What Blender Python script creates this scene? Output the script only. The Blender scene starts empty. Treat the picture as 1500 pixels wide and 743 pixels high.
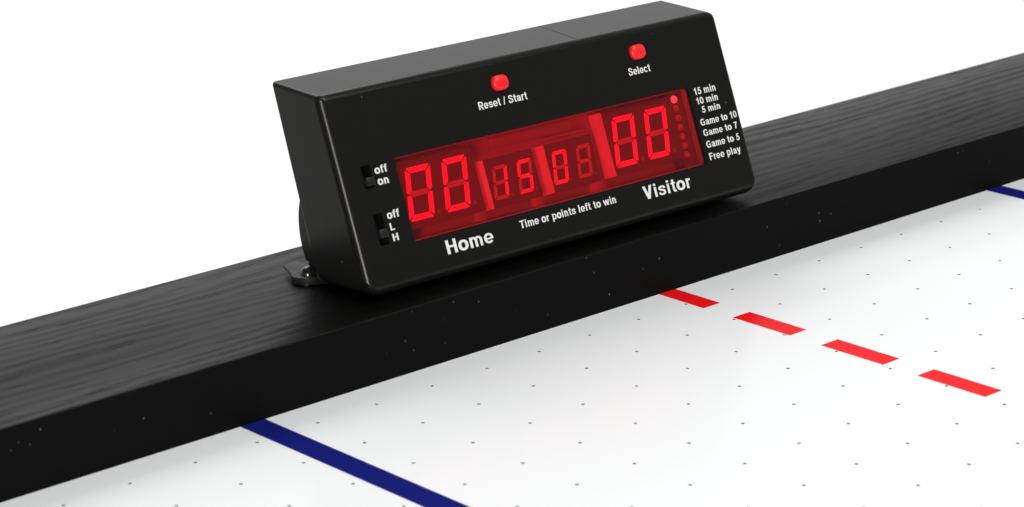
import bpy, bmesh, math, random
from mathutils import Vector, Matrix
random.seed(4)
S = bpy.context.scene
COL = S.collection
MM = 0.001

# ------------------------------------------------------------------ camera
cam_d = bpy.data.cameras.new('camera')
cam = bpy.data.objects.new('camera', cam_d)
COL.objects.link(cam)
RIGHT = Vector((0.74572786, -0.66592595, -0.02079885))
DOWN = Vector((-0.21507972, -0.21107294, -0.95351399))
FWD = Vector((0.63057963, 0.71553536, -0.30063014))
m = Matrix((RIGHT, -DOWN, -FWD)).transposed().to_4x4()
m.translation = Vector((-648.75193, -664.87203, 319.53718)) * MM
cam.matrix_world = m
cam_d.sensor_fit = 'HORIZONTAL'
cam_d.sensor_width = 36
cam_d.lens = 3810.393 / 1500 * 36
cam_d.clip_start = 0.02
cam_d.clip_end = 200
cam_d.dof.use_dof = True
cam_d.dof.focus_distance = 1.0
cam_d.dof.aperture_fstop = 24
S.camera = cam

# ------------------------------------------------------------------ world: white studio, bright behind the table, dim behind the camera
W = bpy.data.worlds.new('World')
S.world = W
W.use_nodes = True
nt = W.node_tree
nt.nodes.clear()
wo = nt.nodes.new('ShaderNodeOutputWorld')
bg = nt.nodes.new('ShaderNodeBackground')
tc = nt.nodes.new('ShaderNodeTexCoord')
dp = nt.nodes.new('ShaderNodeVectorMath'); dp.operation = 'DOT_PRODUCT'
dp.inputs[1].default_value = (0.63, 0.715, -0.30)
mr = nt.nodes.new('ShaderNodeMapRange'); mr.interpolation_type = 'SMOOTHSTEP'
mr.inputs[1].default_value = -0.25
mr.inputs[2].default_value = 0.70
mr.inputs[3].default_value = 0.16
mr.inputs[4].default_value = 1.06
nt.links.new(tc.outputs['Generated'], dp.inputs[0])
nt.links.new(dp.outputs['Value'], mr.inputs[0])
sx = nt.nodes.new('ShaderNodeSeparateXYZ'); nt.links.new(tc.outputs['Generated'], sx.inputs[0])
mz = nt.nodes.new('ShaderNodeMapRange')
mz.inputs[1].default_value = 0.0; mz.inputs[2].default_value = 0.5; mz.inputs[3].default_value = 1.0; mz.inputs[4].default_value = 0.5
nt.links.new(sx.outputs['Z'], mz.inputs[0])
mw = nt.nodes.new('ShaderNodeMath'); mw.operation = 'MULTIPLY'
nt.links.new(mr.outputs[0], mw.inputs[0]); nt.links.new(mz.outputs[0], mw.inputs[1])
nt.links.new(mw.outputs[0], bg.inputs['Strength'])
bg.inputs['Color'].default_value = (1, 1, 1, 1)
nt.links.new(bg.outputs[0], wo.inputs[0])

# ------------------------------------------------------------------ lamps
def area(name, loc, target, sx, sy, power, color=(1, 1, 1)):
    d = bpy.data.lights.new(name, 'AREA')
    d.shape = 'RECTANGLE'; d.size = sx; d.size_y = sy; d.energy = power; d.color = color
    o = bpy.data.objects.new(name, d)
    COL.objects.link(o)
    o.location = loc
    o.rotation_euler = (Vector(target) - Vector(loc)).to_track_quat('-Z', 'Y').to_euler()
    return o
area('back_softbox', (0.25, 0.85, 1.05), (0.08, -0.05, 0), 1.1, 0.7, 9, (1, 1, 1))
area('front_softbox', (0.3, -0.75, 1.35), (0.15, -0.2, 0), 0.9, 0.7, 17.5, (1, 1, 1))
area('side_softbox', (-1.35, -0.98, 0.37), (0, 0.04, 0.05), 0.32, 0.5, 19, (1, 0.985, 0.97))

# ------------------------------------------------------------------ exposure
vs = S.view_settings
vs.view_transform = 'Standard'
vs.look = 'None'
vs.exposure = 0
vs.gamma = 1
vs.use_curve_mapping = False

# ------------------------------------------------------------------ helpers
def N(nt, kind, **kw):
    n = nt.nodes.new(kind)
    for k, v in kw.items():
        setattr(n, k, v)
    return n
def mat(name, color, rough=0.5, spec=0.5, **kw):
    m = bpy.data.materials.new(name)
    m.use_nodes = True
    b = m.node_tree.nodes['Principled BSDF']
    b.inputs['Base Color'].default_value = (*color, 1)
    b.inputs['Roughness'].default_value = rough
    b.inputs['Specular IOR Level'].default_value = spec
    for k, v in kw.items():
        b.inputs[k.replace('_', ' ')].default_value = v
    return m
def link(m, a, b):
    m.node_tree.links.new(a, b)
def bump_noise(m, scale, strength, dist=0.0001, detail=3):
    nt = m.node_tree
    t = N(nt, 'ShaderNodeTexCoord'); n = N(nt, 'ShaderNodeTexNoise'); bp = N(nt, 'ShaderNodeBump')
    n.inputs['Scale'].default_value = scale; n.inputs['Detail'].default_value = detail
    bp.inputs['Strength'].default_value = strength; bp.inputs['Distance'].default_value = dist
    link(m, t.outputs['Object'], n.inputs['Vector'])
    link(m, n.outputs['Fac'], bp.inputs['Height'])
    link(m, bp.outputs['Normal'], nt.nodes['Principled BSDF'].inputs['Normal'])
def specks(m, base, dust, scale, lo, hi, stretch=(1, 1, 1)):
    """sparse dust and scuff marks in the surface colour"""
    nt = m.node_tree
    t = N(nt, 'ShaderNodeTexCoord'); mp = N(nt, 'ShaderNodeMapping'); v = N(nt, 'ShaderNodeTexVoronoi')
    mp.inputs['Scale'].default_value = stretch
    v.inputs['Scale'].default_value = scale
    n2 = N(nt, 'ShaderNodeTexNoise'); n2.inputs['Scale'].default_value = scale * 0.12
    r1 = N(nt, 'ShaderNodeMapRange'); r1.inputs[1].default_value = hi; r1.inputs[2].default_value = lo
    sp = N(nt, 'ShaderNodeSeparateColor')
    r2 = N(nt, 'ShaderNodeMapRange'); r2.inputs[1].default_value = 0.55; r2.inputs[2].default_value = 1.0
    mu = N(nt, 'ShaderNodeMath', operation='MULTIPLY')
    mx = N(nt, 'ShaderNodeMix', data_type='RGBA')
    mx.inputs['A'].default_value = (*base, 1); mx.inputs['B'].default_value = (*dust, 1)
    link(m, t.outputs['Object'], mp.inputs['Vector'])
    link(m, mp.outputs[0], v.inputs['Vector'])
    link(m, v.outputs['Distance'], r1.inputs[0])
    link(m, v.outputs['Color'], sp.inputs[0])
    link(m, sp.outputs[0], r2.inputs[0])
    link(m, r1.outputs[0], mu.inputs[0]); link(m, r2.outputs[0], mu.inputs[1])
    link(m, mu.outputs[0], mx.inputs['Factor'])
    link(m, mx.outputs['Result'], nt.nodes['Principled BSDF'].inputs['Base Color'])

def empty(name, loc, rz=0):
    o = bpy.data.objects.new(name, None)
    COL.objects.link(o)
    o.location = loc; o.rotation_euler = (0, 0, rz)
    o.empty_display_size = 0.02
    return o
def obj(name, bm, mats, parent=None, smooth=None, label=None):
    me = bpy.data.meshes.new(name)
    bmesh.ops.recalc_face_normals(bm, faces=bm.faces[:])
    bm.to_mesh(me); bm.free()
    o = bpy.data.objects.new(name, me)
    COL.objects.link(o)
    for k in (mats if isinstance(mats, (list, tuple)) else [mats]):
        me.materials.append(k)
    if parent: o.parent = parent
    if smooth is not None:
        for p in me.polygons: p.use_smooth = True
        me.set_sharp_from_angle(angle=math.radians(smooth))
    if label: o['label'] = label
    return o
def prism(bm, pts_a, pts_b, mi=0):
    """closed solid between two matching loops of 3-D points"""
    va = [bm.verts.new(p) for p in pts_a]; vb = [bm.verts.new(p) for p in pts_b]
    n = len(va)
    fs = [bm.faces.new(va[::-1]), bm.faces.new(vb)]
    for i in range(n):
        fs.append(bm.faces.new((va[i], va[(i + 1) % n], vb[(i + 1) % n], vb[i])))
    for f in fs: f.material_index = mi
    return va, vb, fs
def box(bm, x0, x1, y0, y1, z0, z1, mi=0):
    a = [(x0, y0, z0), (x1, y0, z0), (x1, y1, z0), (x0, y1, z0)]
    b = [(x, y, z1) for x, y, z in a]
    return prism(bm, a, b, mi)
def bevel_all(bm, off, seg=2):
    bmesh.ops.bevel(bm, geom=bm.edges[:], offset=off, segments=seg, affect='EDGES', profile=0.5, clamp_overlap=True)
def baked(o):
    """replace an object's modifiers by their result"""
    dg = bpy.context.evaluated_depsgraph_get()
    me = bpy.data.meshes.new_from_object(o.evaluated_get(dg))
    o.modifiers.clear()
    old = o.data; o.data = me; me.name = old.name
    bpy.data.meshes.remove(old)
    return o

# ------------------------------------------------------------------ measured layout (millimetres)
YB, H, WR = 15.682, 24.34, 87.486           # rail: inner face, height over playfield, width
PITCH = 25.4                                # air-hole spacing

# ================================================================== TABLE
m_play = mat('gloss_white_laminate', (0.83, 0.84, 0.845), 0.15, 0.09)
specks(m_play, (0.83, 0.84, 0.845), (0.45, 0.45, 0.44), 60, 0.008, 0.022)
m_core = mat('fibreboard_core', (0.20, 0.18, 0.16), 0.9, 0.1)
m_blue = mat('printed_blue', (0.009, 0.012, 0.15), 0.2, 0.003)
m_red = mat('printed_red', (0.82, 0.008, 0.012), 0.12, 0.03)
m_under = mat('black_underside', (0.02, 0.02, 0.02), 0.7, 0.3)

# black woodgrain vinyl for the rail top
m_rail = mat('black_woodgrain', (0.02, 0.02, 0.019), 0.4, 0.125, Specular_Tint=(1, 0.985, 0.95, 1))
nt = m_rail.node_tree
b = nt.nodes['Principled BSDF']
t = N(nt, 'ShaderNodeTexCoord')
mp = N(nt, 'ShaderNodeMapping'); mp.inputs['Scale'].default_value = (4.5, 26, 26)
link(m_rail, t.outputs['Object'], mp.inputs['Vector'])
warp = N(nt, 'ShaderNodeTexNoise'); warp.inputs['Scale'].default_value = 1.15; warp.inputs['Detail'].default_value = 2.5; warp.inputs['Roughness'].default_value = 0.45
link(m_rail, mp.outputs[0], warp.inputs['Vector'])
mult = N(nt, 'ShaderNodeMath', operation='MULTIPLY'); mult.inputs[1].default_value = 30
link(m_rail, warp.outputs['Fac'], mult.inputs[0])
sep = N(nt, 'ShaderNodeSeparateXYZ'); link(m_rail, t.outputs['Object'], sep.inputs[0])
ym = N(nt, 'ShaderNodeMath', operation='MULTIPLY'); ym.inputs[1].default_value = 900
link(m_rail, sep.outputs['Y'], ym.inputs[0])
ad = N(nt, 'ShaderNodeMath', operation='ADD'); link(m_rail, mult.outputs[0], ad.inputs[0]); link(m_rail, ym.outputs[0], ad.inputs[1])
sn = N(nt, 'ShaderNodeMath', operation='SINE'); link(m_rail, ad.outputs[0], sn.inputs[0])
ring = N(nt, 'ShaderNodeMapRange'); ring.inputs[1].default_value = -1; ring.inputs[2].default_value = 1
link(m_rail, sn.outputs[0], ring.inputs[0])
mp2 = N(nt, 'ShaderNodeMapping'); mp2.inputs['Scale'].default_value = (60, 1400, 1400)
link(m_rail, t.outputs['Object'], mp2.inputs['Vector'])
pore = N(nt, 'ShaderNodeTexNoise'); pore.inputs['Scale'].default_value = 1.0; pore.inputs['Detail'].default_value = 3
link(m_rail, mp2.outputs[0], pore.inputs['Vector'])
mp3 = N(nt, 'ShaderNodeMapping'); mp3.inputs['Scale'].default_value = (9, 45, 45)
link(m_rail, t.outputs['Object'], mp3.inputs['Vector'])
patch = N(nt, 'ShaderNodeTexNoise'); patch.inputs['Scale'].default_value = 1.0; patch.inputs['Detail'].default_value = 2
link(m_rail, mp3.outputs[0], patch.inputs['Vector'])
pr = N(nt, 'ShaderNodeMapRange'); pr.inputs[1].default_value = 0.35; pr.inputs[2].default_value = 0.65
link(m_rail, patch.outputs['Fac'], pr.inputs[0])
gm = N(nt, 'ShaderNodeMath', operation='MULTIPLY'); link(m_rail, ring.outputs[0], gm.inputs[0]); link(m_rail, pr.outputs[0], gm.inputs[1])
ps = N(nt, 'ShaderNodeMapRange'); ps.inputs[1].default_value = 0.50; ps.inputs[2].default_value = 0.68
link(m_rail, pore.outputs['Fac'], ps.inputs[0])
rw = N(nt, 'ShaderNodeMath', operation='MULTIPLY_ADD'); rw.inputs[1].default_value = 0.75; rw.inputs[2].default_value = 0.25
link(m_rail, ring.outputs[0], rw.inputs[0])
pp = N(nt, 'ShaderNodeMath', operation='MULTIPLY'); link(m_rail, ps.outputs[0], pp.inputs[0]); link(m_rail, rw.outputs[0], pp.inputs[1])
sm = N(nt, 'ShaderNodeMath', operation='MULTIPLY_ADD'); sm.inputs[1].default_value = 0.62
link(m_rail, gm.outputs[0], sm.inputs[0]); link(m_rail, pp.outputs[0], sm.inputs[2])
cr = N(nt, 'ShaderNodeMapRange'); cr.inputs[1].default_value = 0.0; cr.inputs[2].default_value = 1.0; cr.inputs[3].default_value = 0; cr.inputs[4].default_value = 1
link(m_rail, sm.outputs[0], cr.inputs[0])
cm = N(nt, 'ShaderNodeMix', data_type='RGBA')
cm.inputs['A'].default_value = (0.0020, 0.0020, 0.0018, 1); cm.inputs['B'].default_value = (0.0006, 0.0006, 0.0005, 1)
link(m_rail, cr.outputs[0], cm.inputs['Factor']); link(m_rail, cm.outputs['Result'], b.inputs['Base Color'])
rr = N(nt, 'ShaderNodeMapRange'); rr.inputs[3].default_value = 0.34; rr.inputs[4].default_value = 0.50
sl = N(nt, 'ShaderNodeMapRange'); sl.inputs[3].default_value = 0.12; sl.inputs[4].default_value = 0.06
link(m_rail, cr.outputs[0], sl.inputs[0]); link(m_rail, sl.outputs[0], b.inputs['Specular IOR Level'])
link(m_rail, cr.outputs[0], rr.inputs[0]); link(m_rail, rr.outputs[0], b.inputs['Roughness'])
bp = N(nt, 'ShaderNodeBump'); bp.inputs['Strength'].default_value = 0.25; bp.inputs['Distance'].default_value = 0.00012; bp.invert = True
link(m_rail, sm.outputs[0], bp.inputs['Height']); link(m_rail, bp.outputs[0], b.inputs['Normal'])

m_rail_face = mat('black_vinyl_edge', (0.006, 0.006, 0.006), 0.55, 0.06)
specks(m_rail_face, (0.0026, 0.0026, 0.0025), (0.13, 0.13, 0.12), 260, 0.03, 0.11, (1, 1, 0.7))

table = empty('air_hockey_table', (0, 0, 0))
table['label'] = 'air hockey table with glossy white perforated playfield and black woodgrain rail'
table['category'] = 'air hockey table'

X0, X1 = -36, 36
bm = bmesh.new()
R_H = 0.68
cache = {}
def vert(x, y, z):
    k = (round(x, 3), round(y, 3), round(z, 3))
    if k not in cache: cache[k] = bm.verts.new((x * MM, y * MM, z * MM))
    return cache[k]
ring8 = [(math.cos(a * math.pi / 4 - math.pi * 3 / 4), math.sin(a * math.pi / 4 - math.pi * 3 / 4)) for a in range(8)]
sq8 = [(-1, -1), (0, -1), (1, -1), (1, 0), (1, 1), (0, 1), (-1, 1), (-1, 0)]
hp = PITCH / 2
for i in range(X0, X1 + 1):
    for j in range(0, 30):
        cx, cy = i * PITCH, -j * PITCH
        out = [vert(cx + a * hp, cy + c * hp, 0) for a, c in sq8]
        jx, jy = random.uniform(-.25, .25), random.uniform(-.25, .25)
        inn = [vert(cx + jx + a * R_H, cy + jy + c * R_H, 0) for a, c in ring8]
        low = [vert(cx + jx + a * R_H, cy + jy + c * R_H, -5) for a, c in ring8]
        for k in range(8):
            k2 = (k + 1) % 8
            bm.faces.new((out[k], out[k2], inn[k2], inn[k]))
            f = bm.faces.new((inn[k], inn[k2], low[k2], low[k])); f.material_index = 1
        f = bm.faces.new(low); f.material_index = 1
xa, xb = (X0 * PITCH - hp), (X1 * PITCH + hp)
ya, yb_ = -29 * PITCH - hp, hp
for i in range(X0, X1 + 1):
    x = i * PITCH
    for q0, q1 in ((x - hp, x), (x, x + hp)):
        bm.faces.new((vert(q0, yb_, 0), vert(q1, yb_, 0), vert(q1, YB + 1, 0), vert(q0, YB + 1, 0)))
playfield = obj('playfield', bm, [m_play, m_core], table)

bm = bmesh.new()
box(bm, xa * MM, xb * MM, ya * MM, (YB - 0.5) * MM, -0.045, -0.0055)
obj('table_bed', bm, m_under, table)

def sheet(name, x0, x1, y0, y1, mt, label=None):
    bm = bmesh.new()
    box(bm, x0 * MM, x1 * MM, y0 * MM, y1 * MM, 0.00003, 0.00009)
    return obj(name, bm, mt, playfield, label=label)
sheet('blue_line', -173.5, -163.2, ya, YB, m_blue)
sheet('blue_line', 228.0, 238.3, ya, YB, m_blue)
for y1, y0 in ((YB, -8.4), (-23.8, -52.7), (-68.1, -97.5), (-113.3, -143.3), (-160.5, -190)):
    sheet('red_dash', 26.45, 35.55, y0, y1, m_red)

bm = bmesh.new()
_, _, fs = box(bm, xa * MM, xb * MM, YB * MM, (YB + WR) * MM, -0.05, H * MM)
long_top = [e for e in bm.edges if abs(e.verts[0].co.z - H * MM) < 1e-7 and abs(e.verts[1].co.z - H * MM) < 1e-7 and abs(e.verts[0].co.y - e.verts[1].co.y) < 1e-7]
bmesh.ops.bevel(bm, geom=long_top, offset=0.0007, segments=3, affect='EDGES', profile=0.5)
bm.normal_update()
for f in bm.faces:
    f.material_index = 1 if abs(f.normal.y) > 0.9 else 0
obj('rail', bm, [m_rail, m_rail_face], table, smooth=50)

# ================================================================== SCOREBOARD
OX, OY, TILT, YAW, WD, HH, G = -106.284, 26.020, 0.362899, -0.0186367, 195.6, 72.566, 4.6
ST, CT = math.sin(TILT), math.cos(TILT)
board = empty('scoreboard', (OX * MM, OY * MM, H * MM), YAW)
board['label'] = 'black electronic scoreboard with red lit digits standing on the table rail'
board['category'] = 'scoreboard'
def F(s, t, d=0.0):
    """face coordinates (right, up the face, depth behind the face) to the scoreboard's own metres"""
    return Vector((s, t * ST + d * CT, G + t * CT - d * ST)) * MM
def frect(bm, s0, s1, t0, t1, d0, d1, mi=0):
    a = [F(s0, t0, d0), F(s1, t0, d0), F(s1, t1, d0), F(s0, t1, d0)]
    c = [F(s0, t0, d1), F(s1, t0, d1), F(s1, t1, d1), F(s0, t1, d1)]
    return prism(bm, a, c, mi)
def rrect(s0, s1, t0, t1, r, seg=6):
    pts = []
    for cx, cy, a0 in ((s1 - r, t0 + r, -90), (s1 - r, t1 - r, 0), (s0 + r, t1 - r, 90), (s0 + r, t0 + r, 180)):
        for k in range(seg + 1):
            a = math.radians(a0 + 90 * k / seg)
            pts.append((cx + r * math.cos(a), cy + r * math.sin(a)))
    return pts

m_case = mat('black_abs_plastic', (0.0078, 0.0076, 0.0073), 0.25, 0.18, Specular_Tint=(1, 0.965, 0.93, 1))
specks(m_case, (0.0078, 0.0076, 0.0073), (0.12, 0.12, 0.12), 110, 0.02, 0.05)
bump_noise(m_case, 2600, 0.10, 0.00006, 2)
m_pit = mat('black_recess_plastic', (0.004, 0.004, 0.004), 0.6, 0.15)
m_slider = mat('matt_black_slider', (0.008, 0.008, 0.008), 0.45, 0.3)
m_ink = mat('white_printed_ink', (0.66, 0.66, 0.64), 0.6, 0.2)
m_btn = mat('red_silicone_button', (0.80, 0.012, 0.016), 0.36, 0.35)
m_module = mat('dark_module_face', (0.145, 0.135, 0.135), 0.6, 0.2)
m_wall = mat('glowing_module_plastic', (0.90, 0.90, 0.90), 0.5, 0.3, Emission_Color=(1, 0.25, 0.25, 1), Emission_Strength=0.05)  # weak red emission added to brighten the side walls, standing for leaked LED light
m_tray = mat('display_tray', (0.13, 0.11, 0.11), 0.6, 0.2)
m_pcb = mat('display_circuit_board', (0.40, 0.35, 0.34), 0.6, 0.3)
m_strip = mat('pale_strip_surface', (0.42, 0.40, 0.40), 0.6, 0.3)
m_dot = mat('unlit_point', (0.27, 0.24, 0.24), 0.5, 0.3)
m_dim = mat('unlit_segment', (0.47, 0.42, 0.42), 0.5, 0.3)
m_domeoff = mat('unlit_lamp', (0.38, 0.25, 0.25), 0.3, 0.5)
m_screw = mat('black_screw_steel', (0.012, 0.012, 0.012), 0.12, 0.7)
m_foot = mat('black_foot_plastic', (0.012, 0.012, 0.0115), 0.42, 0.2)
def glow(name, c, s):
    m = bpy.data.materials.new(name); m.use_nodes = True
    b = m.node_tree.nodes['Principled BSDF']
    b.inputs['Base Color'].default_value = (0.3, 0.05, 0.05, 1)
    b.inputs['Emission Color'].default_value = (*c, 1)
    b.inputs['Emission Strength'].default_value = s
    return m
m_lit = glow('lit_segment', (1.0, 0.03, 0.12), 1.0)
m_lamp = glow('lit_lamp', (1.0, 0.35, 0.40), 1.5)
# red filter window
m_lens = bpy.data.materials.new('red_filter_acrylic'); m_lens.use_nodes = True
nt = m_lens.node_tree; nt.nodes.clear()
o_ = N(nt, 'ShaderNodeOutputMaterial'); tr = N(nt, 'ShaderNodeBsdfTransparent'); gl = N(nt, 'ShaderNodeBsdfGlossy')
fr = N(nt, 'ShaderNodeFresnel'); mx = N(nt, 'ShaderNodeMixShader')
tr.inputs['Color'].default_value = (0.985, 0.33, 0.38, 1)
gl.inputs['Roughness'].default_value = 0.25
gl.inputs['Color'].default_value = (1, 1, 1, 1)
fr.inputs['IOR'].default_value = 1.45
geo = N(nt, 'ShaderNodeNewGeometry'); inv = N(nt, 'ShaderNodeMath', operation='SUBTRACT'); inv.inputs[0].default_value = 1
fm = N(nt, 'ShaderNodeMath', operation='MULTIPLY')
nt.links.new(geo.outputs['Backfacing'], inv.inputs[1]); nt.links.new(inv.outputs[0], fm.inputs[0]); nt.links.new(fr.outputs[0], fm.inputs[1])
nt.links.new(fm.outputs[0], mx.inputs[0]); nt.links.new(tr.outputs[0], mx.inputs[1]); nt.links.new(gl.outputs[0], mx.inputs[2])
nt.links.new(mx.outputs[0], o_.inputs[0])

# ---- housing: profile swept along the width, edges rounded, openings cut
A = F(0, HH); D = F(0, -2.2)
prof = [(D.y, D.z), (30.3 * MM, (G - 4.4) * MM), (54.5 * MM, (G + 68.7) * MM), (A.y, A.z)]
bm = bmesh.new()
va, vb, _ = prism(bm, [(-1.2 * MM, y, z) for y, z in prof], [((WD + 0.6) * MM, y, z) for y, z in prof])
lay = bm.edges.layers.float.new('bevel_weight_edge')
MAXB = 8.0
def wt(a, c, off):
    bm.edges.get((a, c))[lay] = off / MAXB
wt(va[0], vb[0], 5.0)      # front bottom
wt(va[1], vb[1], 1.5)      # back bottom
wt(va[2], vb[2], 1.0)      # back top
wt(va[3], vb[3], 2.2)      # front top
for v, fs_, tp, bt, bk in ((va, 3.4, 1.9, 7.0, 0.8), (vb, 1.7, 3.2, 6.5, 1.0)):
    wt(v[0], v[3], fs_); wt(v[3], v[2], tp); wt(v[0], v[1], bt); wt(v[1], v[2], bk)
housing = obj('housing', bm, [m_case, m_pit, m_tray], board)
bv = housing.modifiers.new('round', 'BEVEL')
bv.width = MAXB * MM; bv.segments = 8; bv.limit_method = 'WEIGHT'; bv.offset_type = 'OFFSET'
WS0, WS1, WT0, WT1 = 24.03, 172.1, 14.35, 45.5
cut = bmesh.new()
frect(cut, WS0, WS1, WT0, WT1, -6, 12.5, 1)
frect(cut, 8.75, 12.9, 36.8, 45.2, -6, 3.5, 1)
frect(cut, 8.75, 12.8, 15.9, 27.45, -6, 3.5, 1)
BTN = ((80.1, 63.5), (150.6, 63.5))
for cs, ct in BTN:
    pts = rrect(cs - 4.0, cs + 4.0, ct - 3.3, ct + 3.3, 3.0)
    prism(cut, [F(s, t, -6) for s, t in pts], [F(s, t, 4) for s, t in pts], 1)
def seam_z(y): return G + 67.83 + (y - 25.76) * 0.0303 - 0.13
sa = [(124.1, 28.6), (124.45, 28.6), (127.95, 57), (127.6, 57)]       # mould parting line across the top
prism(cut, [(x * MM, y * MM, seam_z(y) * MM) for x, y in sa], [(x * MM, y * MM, 0.09) for x, y in sa], 0)
cutter = obj('cutter', cut, [m_case, m_pit, m_tray])
bo = housing.modifiers.new('openings', 'BOOLEAN'); bo.operation = 'DIFFERENCE'; bo.solver = 'EXACT'; bo.object = cutter
cutter.matrix_world = Matrix.Translation(board.location) @ Matrix.Rotation(YAW, 4, 'Z')
bpy.context.view_layer.update()
baked(housing)
me_c = cutter.data
bpy.data.objects.remove(cutter); bpy.data.meshes.remove(me_c)
for p in housing.data.polygons: p.use_smooth = True
housing.data.set_sharp_from_angle(angle=math.radians(32))
wn = housing.modifiers.new('normals', 'WEIGHTED_NORMAL'); wn.keep_sharp = True; wn.weight = 100

# ---- rear pivot stand (rounded back that carries the housing) and its feet
bm = bmesh.new()
cy, cz, rad = 16.0, 17.0, 28.7
arc = []
for k in range(25):
    a = math.radians(-29 + k * (31 + 29) / 24)
    arc.append(((cy + rad * math.cos(a)) * MM, (G + cz + rad * math.sin(a)) * MM))
prof2 = [(33.5 * MM, arc[0][1] - 0.0002)] + arc + [(36 * MM, arc[-1][1])]
prism(bm, [(1.2 * MM, y, z) for y, z in prof2], [((WD - 1.2) * MM, y, z) for y, z in prof2])
stand = obj('rear_stand', bm, m_case, board, smooth=25)
bm = bmesh.new()
box(bm, 4 * MM, (WD - 4) * MM, 30.5 * MM, 44 * MM, 0.0001, 0.0078)
bevel_all(bm, 0.0006, 2)
obj('stand_base', bm, m_pit, board)

def foot(sx, sgn):
    bm = bmesh.new()
    # ear: round tab with a tongue running under the stand
    cx, cyy = sx * MM, 40.5 * MM
    pts = []
    R = 6.6 * MM
    for k in range(19):
        a = math.radians(90 + k * 10)
        pts.append((cx + sgn * R * math.cos(a), cyy + R * math.sin(a)))
    pts = pts + [(cx + sgn * 9 * MM, cyy - R), (cx + sgn * 9 * MM, cyy + R)]
    prism(bm, [(x, y, 0.0001) for x, y in pts], [(x, y, 0.0028) for x, y in pts])
    bevel_all(bm, 0.0005, 2)
    f = obj('foot', bm, m_foot, board, smooth=40)
    bm = bmesh.new()
    # strap lip lifted off the rail behind the ear
    a = [(cx - sgn * 5.5 * MM, cyy + 3 * MM), (cx + sgn * 5 * MM, cyy + 3 * MM), (cx + sgn * 6 * MM, cyy + 15.5 * MM), (cx - sgn * 1.0 * MM, cyy + 14.5 * MM)]
    prism(bm, [(x, y, 0.0018) for x, y in a], [(x, y, 0.0029) for x, y in a])
    bevel_all(bm, 0.0003, 2)
    obj('strap', bm, m_foot, f, smooth=40)
    bm = bmesh.new()
    prof_s = [(0.0, 2.9), (0.5, 2.88), (1.2, 2.7), (2.0, 2.2), (2.7, 1.5), (3.1, 0.7), (3.25, 0.0)]
    rows = []
    for r, z in prof_s[1:]:
        rows.append([bm.verts.new((cx + r * MM * math.cos(q * math.pi / 12), cyy + r * MM * math.sin(q * math.pi / 12), (2.8 + z) * MM)) for q in range(24)])
    top = bm.verts.new((cx, cyy, (2.8 + prof_s[0][1] - 0.5) * MM))
    for q in range(24):
        q2 = (q + 1) % 24
        bm.faces.new((top, rows[0][q], rows[0][q2]))
        for a_, b_ in zip(rows, rows[1:]):
            bm.faces.new((a_[q], b_[q], b_[q2], a_[q2]))
    bm.faces.new(rows[-1])
    obj('screw', bm, m_screw, f, smooth=60)
foot(1.6, 1)
foot(WD - 1.6, -1)

# ---- display: board, modules with digits, lamps, red window
bm = bmesh.new()
frect(bm, WS0 + .05, WS1 - .05, WT0 + .05, WT1 - .05, 10.5, 12.3)
frect(bm, WS0 + .05, WS1 - .05, WT1 - .5, WT1 - .06, 2.2, 10.45)
frect(bm, WS0 + .05, WS1 - .05, WT0 + .06, WT0 + .5, 2.2, 10.45)
frect(bm, WS1 - .5, WS1 - .07, WT0 + .6, WT1 - .6, 1.8, 10.45)
pcb = obj('display_board', bm, m_pcb, board)
bm = bmesh.new()  # pale strips set on the board as lighter bands
frect(bm, 76.5, 117, 40.6, 44.0, 9.6, 10.45)
frect(bm, 26, 90, 15.2, 16.6, 9.6, 10.45)
frect(bm, 100, 126, 38.9, 39.5, 9.2, 10.45)
obj('pale_strip', bm, m_strip, pcb)

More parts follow.
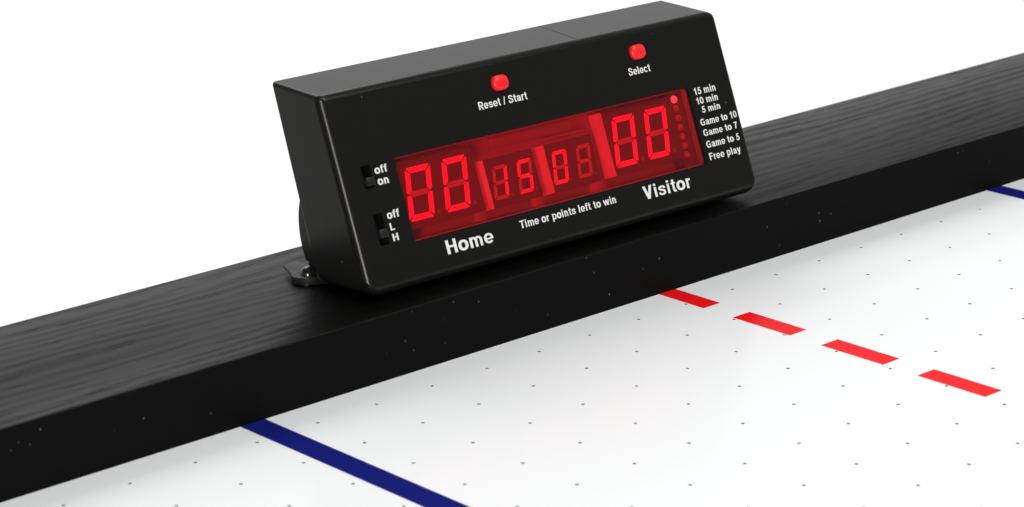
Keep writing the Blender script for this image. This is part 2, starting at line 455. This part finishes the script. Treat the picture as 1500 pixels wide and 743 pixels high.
SEG = {'0': 'abcdef', '1': 'bc', '5': 'afgcd', '8': ''}
def digit(module, s_left, t0, hgt, wid, lean, th, char, d):
    """seven-segment figure leaning right; lit segments glow, the others stay dull"""
    bm = bmesh.new()
    h2 = hgt / 2; gp = th * 0.13
    def P(x, y):
        return (s_left + x + y * lean, t0 + y)
    hh, k = th / 2, th
    def horiz(y, up):
        # trapezoid along the outside, hexagon for the middle bar
        if up == 0:
            return [(hh + gp, y), (k + gp, y - hh), (wid - k - gp, y - hh), (wid - hh - gp, y), (wid - k - gp, y + hh), (k + gp, y + hh)]
        o = y + (hh if up > 0 else -hh); i = y - (hh if up > 0 else -hh)
        return [(0.35 * th + gp, o), (wid - 0.35 * th - gp, o), (wid - 0.15 * th - gp, o - 0.3 * hh * up), (wid - k - gp, i), (k + gp, i), (0.15 * th + gp, o - 0.3 * hh * up)]
    def vertl(x, lower, right):
        s = 1 if right else -1
        y0, y1 = (0, h2) if lower else (h2, hgt)
        xo = wid if right else 0
        xi = xo - s * th
        if lower:
            return [(xo - s * .05 * th, y0 + .28 * th + gp), (xo, y0 + .6 * th + gp), (xo, y1 - .35 * th), (xo - s * hh, y1 - gp), (xi, y1 - hh - gp), (xi, y0 + th + gp)]
        return [(xo - s * .05 * th, y1 - .28 * th - gp), (xo, y1 - .6 * th - gp), (xo, y0 + .35 * th), (xo - s * hh, y0 + gp), (xi, y0 + hh + gp), (xi, y1 - th - gp)]
    segs = {'a': horiz(hgt - hh, 1), 'd': horiz(hh, -1), 'g': horiz(h2, 0),
            'b': vertl(0, False, True), 'c': vertl(0, True, True), 'e': vertl(0, True, False), 'f': vertl(0, False, False)}
    for k_, poly in segs.items():
        pts = [P(x, y) for x, y in poly]
        prism(bm, [F(s, t, d - 0.25) for s, t in pts], [F(s, t, d - 0.01) for s, t in pts], 0 if k_ in SEG[char] else 1)
    # decimal point, unlit
    cx, cy_ = P(wid + th * 1.05, th * 0.55)
    pts = [(cx + .42 * th * math.cos(q * math.pi / 6), cy_ + .42 * th * math.sin(q * math.pi / 6)) for q in range(12)]
    prism(bm, [F(s, t, d - 0.2) for s, t in pts], [F(s, t, d - 0.01) for s, t in pts], 2)
    return obj('digit', bm, [m_lit, m_dim, m_dot], module)
def module(s0, s1, t0, t1, d, chars, hgt, wid, th, lefts, tb):
    bm = bmesh.new()
    frect(bm, s0, s1, t0, t1, d, 10.45, 0)
    bm.normal_update()
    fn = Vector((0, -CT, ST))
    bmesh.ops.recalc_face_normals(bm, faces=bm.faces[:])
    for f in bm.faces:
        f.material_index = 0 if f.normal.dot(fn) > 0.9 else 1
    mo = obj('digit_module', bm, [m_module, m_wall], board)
    for c, l in zip(chars, lefts):
        digit(mo, l, tb, hgt, wid, 0.19, th, c, d)
    return mo
module(24.7, 61.4, 18.6, 43.9, 3.0, '00', 19.4, 11.6, 2.15, (26.0, 43.1), 21.4)
module(65.4, 89.3, 18.4, 37.0, 3.0, '15', 12.5, 7.0, 1.42, (66.4, 78.6), 21.2)
module(95.4, 119.3, 18.4, 37.0, 3.0, '08', 12.5, 7.1, 1.42, (96.2, 108.4), 21.2)
module(127.2, 163.6, 18.6, 43.9, 3.0, '00', 19.4, 11.6, 2.15, (128.1, 145.3), 21.4)

bm = bmesh.new()
frect(bm, 164.3, 171.5, 15.0, 44.9, 4.2, 10.4)
panel = obj('lamp_panel', bm, m_module, board)
for k in range(7):
    s0, t0 = 166.9 - 0.1 * k, 42.2 - 3.76 * k
    bm = bmesh.new()
    R = 1.55
    rows = []
    for a in (0, 25, 50, 72):
        a = math.radians(a)
        rows.append([bm.verts.new(F(s0 + R * math.cos(a) * math.cos(q * math.pi / 9), t0 + R * math.cos(a) * math.sin(q * math.pi / 9), 4.15 - R * .9 * math.sin(a))) for q in range(18)])
    for a_, b_ in zip(rows, rows[1:]):
        for q in range(18):
            bm.faces.new((a_[q], a_[(q + 1) % 18], b_[(q + 1) % 18], b_[q]))
    bm.faces.new(rows[-1]); bm.faces.new(rows[0][::-1])
    o = obj('indicator_lamp', bm, m_lamp if k == 0 else m_domeoff, panel, smooth=50)
    if k == 0: o['label'] = 'lit red indicator lamp'

bm = bmesh.new()
frect(bm, WS0 + .12, WS1 - .12, WT0 + .12, WT1 - .12, 0.2, 1.6)
lens = obj('display_window', bm, m_lens, board)

# ---- push buttons
for cs, ct in BTN:
    bm = bmesh.new()
    # domed oblong cap: rounded outlines stacked up to the crown
    levels = [(0.0, 3.5), (0.0, -0.55), (0.10, -0.95), (0.35, -1.30), (0.75, -1.58), (1.25, -1.78), (1.80, -1.88), (2.35, -1.92)]
    rings = []
    for inset, d in levels:
        pts = rrect(cs - 3.75 + inset, cs + 3.75 - inset, ct - 2.95 + inset, ct + 2.95 - inset, max(2.55 - inset * 0.85, 0.3), 6)
        rings.append([bm.verts.new(F(s, t, d)) for s, t in pts])
    for r0, r1 in zip(rings, rings[1:]):
        for k in range(len(r0)):
            k2 = (k + 1) % len(r0)
            bm.faces.new((r0[k], r0[k2], r1[k2], r1[k]))
    bm.faces.new(rings[0][::-1]); bm.faces.new(rings[-1])
    obj('push_button', bm, m_btn, board, smooth=50)

# ---- slide switches
for (t0, t1) in ((37.6, 40.7), (18.4, 21.6)):
    bm = bmesh.new()
    frect(bm, 8.95, 12.65, t0, t1, 3.4, -1.5)
    bevel_all(bm, 0.0003, 2)
    obj('slide_switch', bm, m_slider, board, smooth=40)

# ---- printed lettering: a narrow bold sans drawn as inked strokes (cap height 1)
def arc(cx, cy, rx, ry, a0, a1, n=18, ex=0.88):
    out = []
    for k in range(n + 1):
        a = math.radians(a0 + (a1 - a0) * k / n)
        c, s_ = math.cos(a), math.sin(a)
        out.append((cx + rx * math.copysign(abs(c) ** ex, c), cy + ry * math.copysign(abs(s_) ** ex, s_)))
    return out
def spl(pts, n=6):
    """smooth curve through points"""
    out = []
    q = [pts[0]] + list(pts) + [pts[-1]]
    for i in range(1, len(q) - 2):
        p0, p1, p2, p3 = q[i - 1:i + 3]
        for k in range(n):
            u = k / n
            out.append(tuple(0.5 * (2 * p1[c] + (p2[c] - p0[c]) * u + (2 * p0[c] - 5 * p1[c] + 4 * p2[c] - p3[c]) * u * u + (3 * p1[c] - p0[c] - 3 * p2[c] + p3[c]) * u ** 3) for c in (0, 1)))
    return out + [pts[-1]]
PW = 0.152
def rib(path, w=PW):
    """flat ribbon along a path, as quads"""
    L, R = [], []
    for i, p in enumerate(path):
        a = path[max(i - 1, 0)]; b_ = path[min(i + 1, len(path) - 1)]
        d1 = Vector(p) - Vector(a) if i else Vector(b_) - Vector(p)
        d2 = Vector(b_) - Vector(p) if i < len(path) - 1 else d1
        if d1.length < 1e-9: d1 = d2
        if d2.length < 1e-9: d2 = d1
        d1.normalize(); d2.normalize()
        n1 = Vector((-d1.y, d1.x)); n2 = Vector((-d2.y, d2.x))
        n_ = n1 + n2
        n_.normalize()
        f = 1 / max(n_.dot(n1), 0.6)
        L.append(Vector(p) + n_ * w / 2 * f); R.append(Vector(p) - n_ * w / 2 * f)
    return [(R[i], R[i + 1], L[i + 1], L[i]) for i in range(len(path) - 1)]
def diag(x0, y0, x1, y1, w):
    h_ = w / 2
    return [(Vector((x0 - h_, y0)), Vector((x0 + h_, y0)), Vector((x1 + h_, y1)), Vector((x1 - h_, y1)))]
def stem(x, y0, y1, w=PW):
    return diag(x, y0, x, y1, w)
def bar(x0, x1, y, w=0.165):
    return [(Vector((x0, y - w / 2)), Vector((x1, y - w / 2)), Vector((x1, y + w / 2)), Vector((x0, y + w / 2)))]
XH = 0.745
BO = rib(arc(.29, .3725, .2, .292, 0, 360, 32), .175)
GL = {
 ' ': (.27, []),
 'o': (.58, [BO]),
 'n': (.58, [stem(.14, 0, XH), rib([(.14, .40)] + arc(.29, .44, .15, .22, 170, 0, 12) + [(.44, 0.166), (.44, 0)], 0.149)]),
 'm': (.86, [stem(.14, 0, XH), rib([(.14, .40)] + arc(.285, .45, .145, .212, 170, 0, 12) + [(.43, 0.166), (.43, 0)], 0.145), rib([(.43, .40)] + arc(.575, .45, .145, .212, 170, 0, 12) + [(.72, 0.166), (.72, 0)], 0.145)]),
 'e': (.57, [rib(arc(.285, .3725, .195, .292, 2, 322, 28), 0.142), bar(.13, .555, .345, 0.103)]),
 'i': (.28, [stem(.14, 0, XH), stem(.14, .835, 1.0)]),
 's': (.54, [rib(spl([(.47, .50), (.40, .625), (.27, .665), (.14, .62), (.115, .53), (.17, .445), (.28, .39), (.40, .33), (.435, 0.178), (.385, .115), (.27, .08), (.14, .115), (.075, .24)]), 0.137)]),
 't': (.36, [rib([(.18, .95), (.18, .22)] + arc(.27, .2, .09, .125, 180, 275, 6) + [(.34, .08)], 0.147), bar(.02, .335, .675, 0.116)]),
 'r': (.39, [stem(.14, 0, XH), rib([(.14, .36)] + arc(.33, .42, .19, .235, 175, 82, 9), 0.147)]),
 'p': (.60, [stem(.14, -.26, XH), rib(arc(.32, .3725, .19, .292, 0, 360, 28), 0.140)]),
 'a': (.56, [rib([(.095, .50)] + arc(.275, .5, .165, .165, 160, 0, 12) + [(.44, 0.149), (.475, 0)], 0.142), rib(spl([(.44, .43), (.30, .385), (.16, .325), (.115, 0.166), (.18, .09), (.30, .095), (.44, .23)]), 0.132)]),
 'l': (.28, [stem(.14, 0, 1)]),
 'f': (.35, [rib([(.17, 0), (.17, .74)] + arc(.275, .78, .105, .14, 180, 90, 6) + [(.355, .92)], 0.147), bar(.02, .34, .675, 0.116)]),
 'w': (.82, [diag(.10, XH, .25, 0, 0.149), diag(.25, 0, .41, XH, 0.132), diag(.41, XH, .57, 0, 0.132), diag(.57, 0, .72, XH, 0.149)]),
 'V': (.66, [diag(.11, 1, .33, 0, 0.178), diag(.33, 0, .55, 1, 0.178)]),
 'y': (.55, [diag(.10, XH, .285, .03, 0.157), rib([(.455, XH), (.29, -.02)] + spl([(.26, -.10), (.2, -.17), (.07, -.175)]), 0.142)]),
 'T': (.60, [stem(.30, 0, .92, 0.166), bar(.02, .58, .912, 0.146)]),
 'H': (.70, [stem(.14, 0, 1, 0.166), stem(.56, 0, 1, 0.166), bar(.14, .56, .52, 0.140)]),
 'R': (.68, [stem(.14, 0, 1, 0.166), rib([(.14, .912), (.40, .912)] + arc(.40, .695, .165, .217, 88, -88, 12) + [(.38, .478), (.14, .478)], 0.142), diag(.36, .46, .57, 0, 0.174)]),
 'S': (.64, [rib(spl([(.54, .69), (.47, .86), (.31, .918), (.16, .86), (.12, .735), (.18, .62), (.32, .53), (.47, .44), (.525, .28), (.46, .13), (.31, .08), (.15, 0.116), (.085, .33)]), 0.147)]),
 'c': (.54, [rib(arc(.285, .3725, .195, .292, 38, 322, 24), 0.145)]),
 '1': (.54, [stem(.33, 0, 1, 0.157), rib([(.33, .86), (.24, .76), (.10, .69)], 0.125)]),
 '5': (.55, [bar(.16, .49, .915, 0.137), diag(.225, .96, .17, .46, 0.140), rib(spl([(.15, .48), (.27, .58), (.40, .53), (.455, .34), (.40, 0.116), (.27, .08), (.15, .13), (.095, .29)]), 0.142)]),
 '0': (.55, [rib(arc(.275, .5, .18, .42, 0, 360, 32), 0.147)]),
 'G': (.72, [rib(arc(.345, .5, .25, .42, 36, 318, 26), 0.153), stem(.575, .06, .50, 0.125), bar(.36, .65, .47, 0.128)]),
 '7': (.54, [bar(.05, .5, .912, 0.142), rib(spl([(.44, .90), (.30, .56), (.215, .0)]), 0.153)]),
 'F': (.58, [stem(.14, 0, 1, 0.166), bar(.14, .56, .912, 0.146), bar(.14, .50, .50, 0.137)]),
 'L': (.56, [stem(.14, 0, 1, 0.166), bar(.14, .54, .088, 0.146)]),
 '/': (.34, [diag(.07, -.02, .27, 1.0, .10)]),
}
def lettering(txt, s0, s1, base, cap):
    quads, x = [], 0.0
    for ch in txt:
        adv, strokes = GL[ch]
        for k, st in enumerate(strokes):
            for qd in st:
                quads.append(([(p.x + x, p.y) for p in qd], k))
        x += adv + 0.03
    xs = [p[0] for qd, _ in quads for p in qd]
    lo_, hi_ = min(xs), max(xs)
    bm = bmesh.new()
    for qd, k in quads:
        # each stroke of a glyph lies a few microns above the one before, like a second pass of ink
        vs_ = [bm.verts.new(F(s0 + (px - lo_) / (hi_ - lo_) * (s1 - s0), base + py * cap, -0.03 - 0.006 * k)) for px, py in qd]
        bm.faces.new(vs_)
    bmesh.ops.remove_doubles(bm, verts=bm.verts[:], dist=1e-7)
    me_ = obj('lettering', bm, m_ink, board)
    return me_
for a in (('Home', 36.9, 59.0, 6.6, 5.2), ('Visitor', 135.6, 160.9, 6.9, 5.2),
          ('Time or points left to win', 72.6, 121.1, 8.8, 2.95),
          ('Reset / Start', 67.7, 91.4, 55.2, 3.0), ('Select', 143.7, 155.2, 55.0, 3.0),
          ('15 min', 174.6, 186.4, 41.7, 2.9), ('10 min', 174.6, 186.4, 37.85, 2.75), ('5 min', 176.3, 186.4, 34.2, 2.65),
          ('Game to 10', 174.0, 194.1, 29.3, 2.75), ('Game to 7', 174.1, 193.0, 25.0, 2.7), ('Game to 5', 174.1, 192.5, 20.2, 2.8),
          ('Free play', 174.1, 191.4, 15.25, 2.9),
          ('off', 14.4, 20.1, 41.25, 2.9), ('on', 14.5, 19.4, 37.1, 3.0),
          ('off', 14.7, 20.3, 24.5, 2.95), ('L', 14.8, 16.8, 20.3, 2.7), ('H', 14.8, 17.3, 16.35, 2.7)):
    lettering(*a)
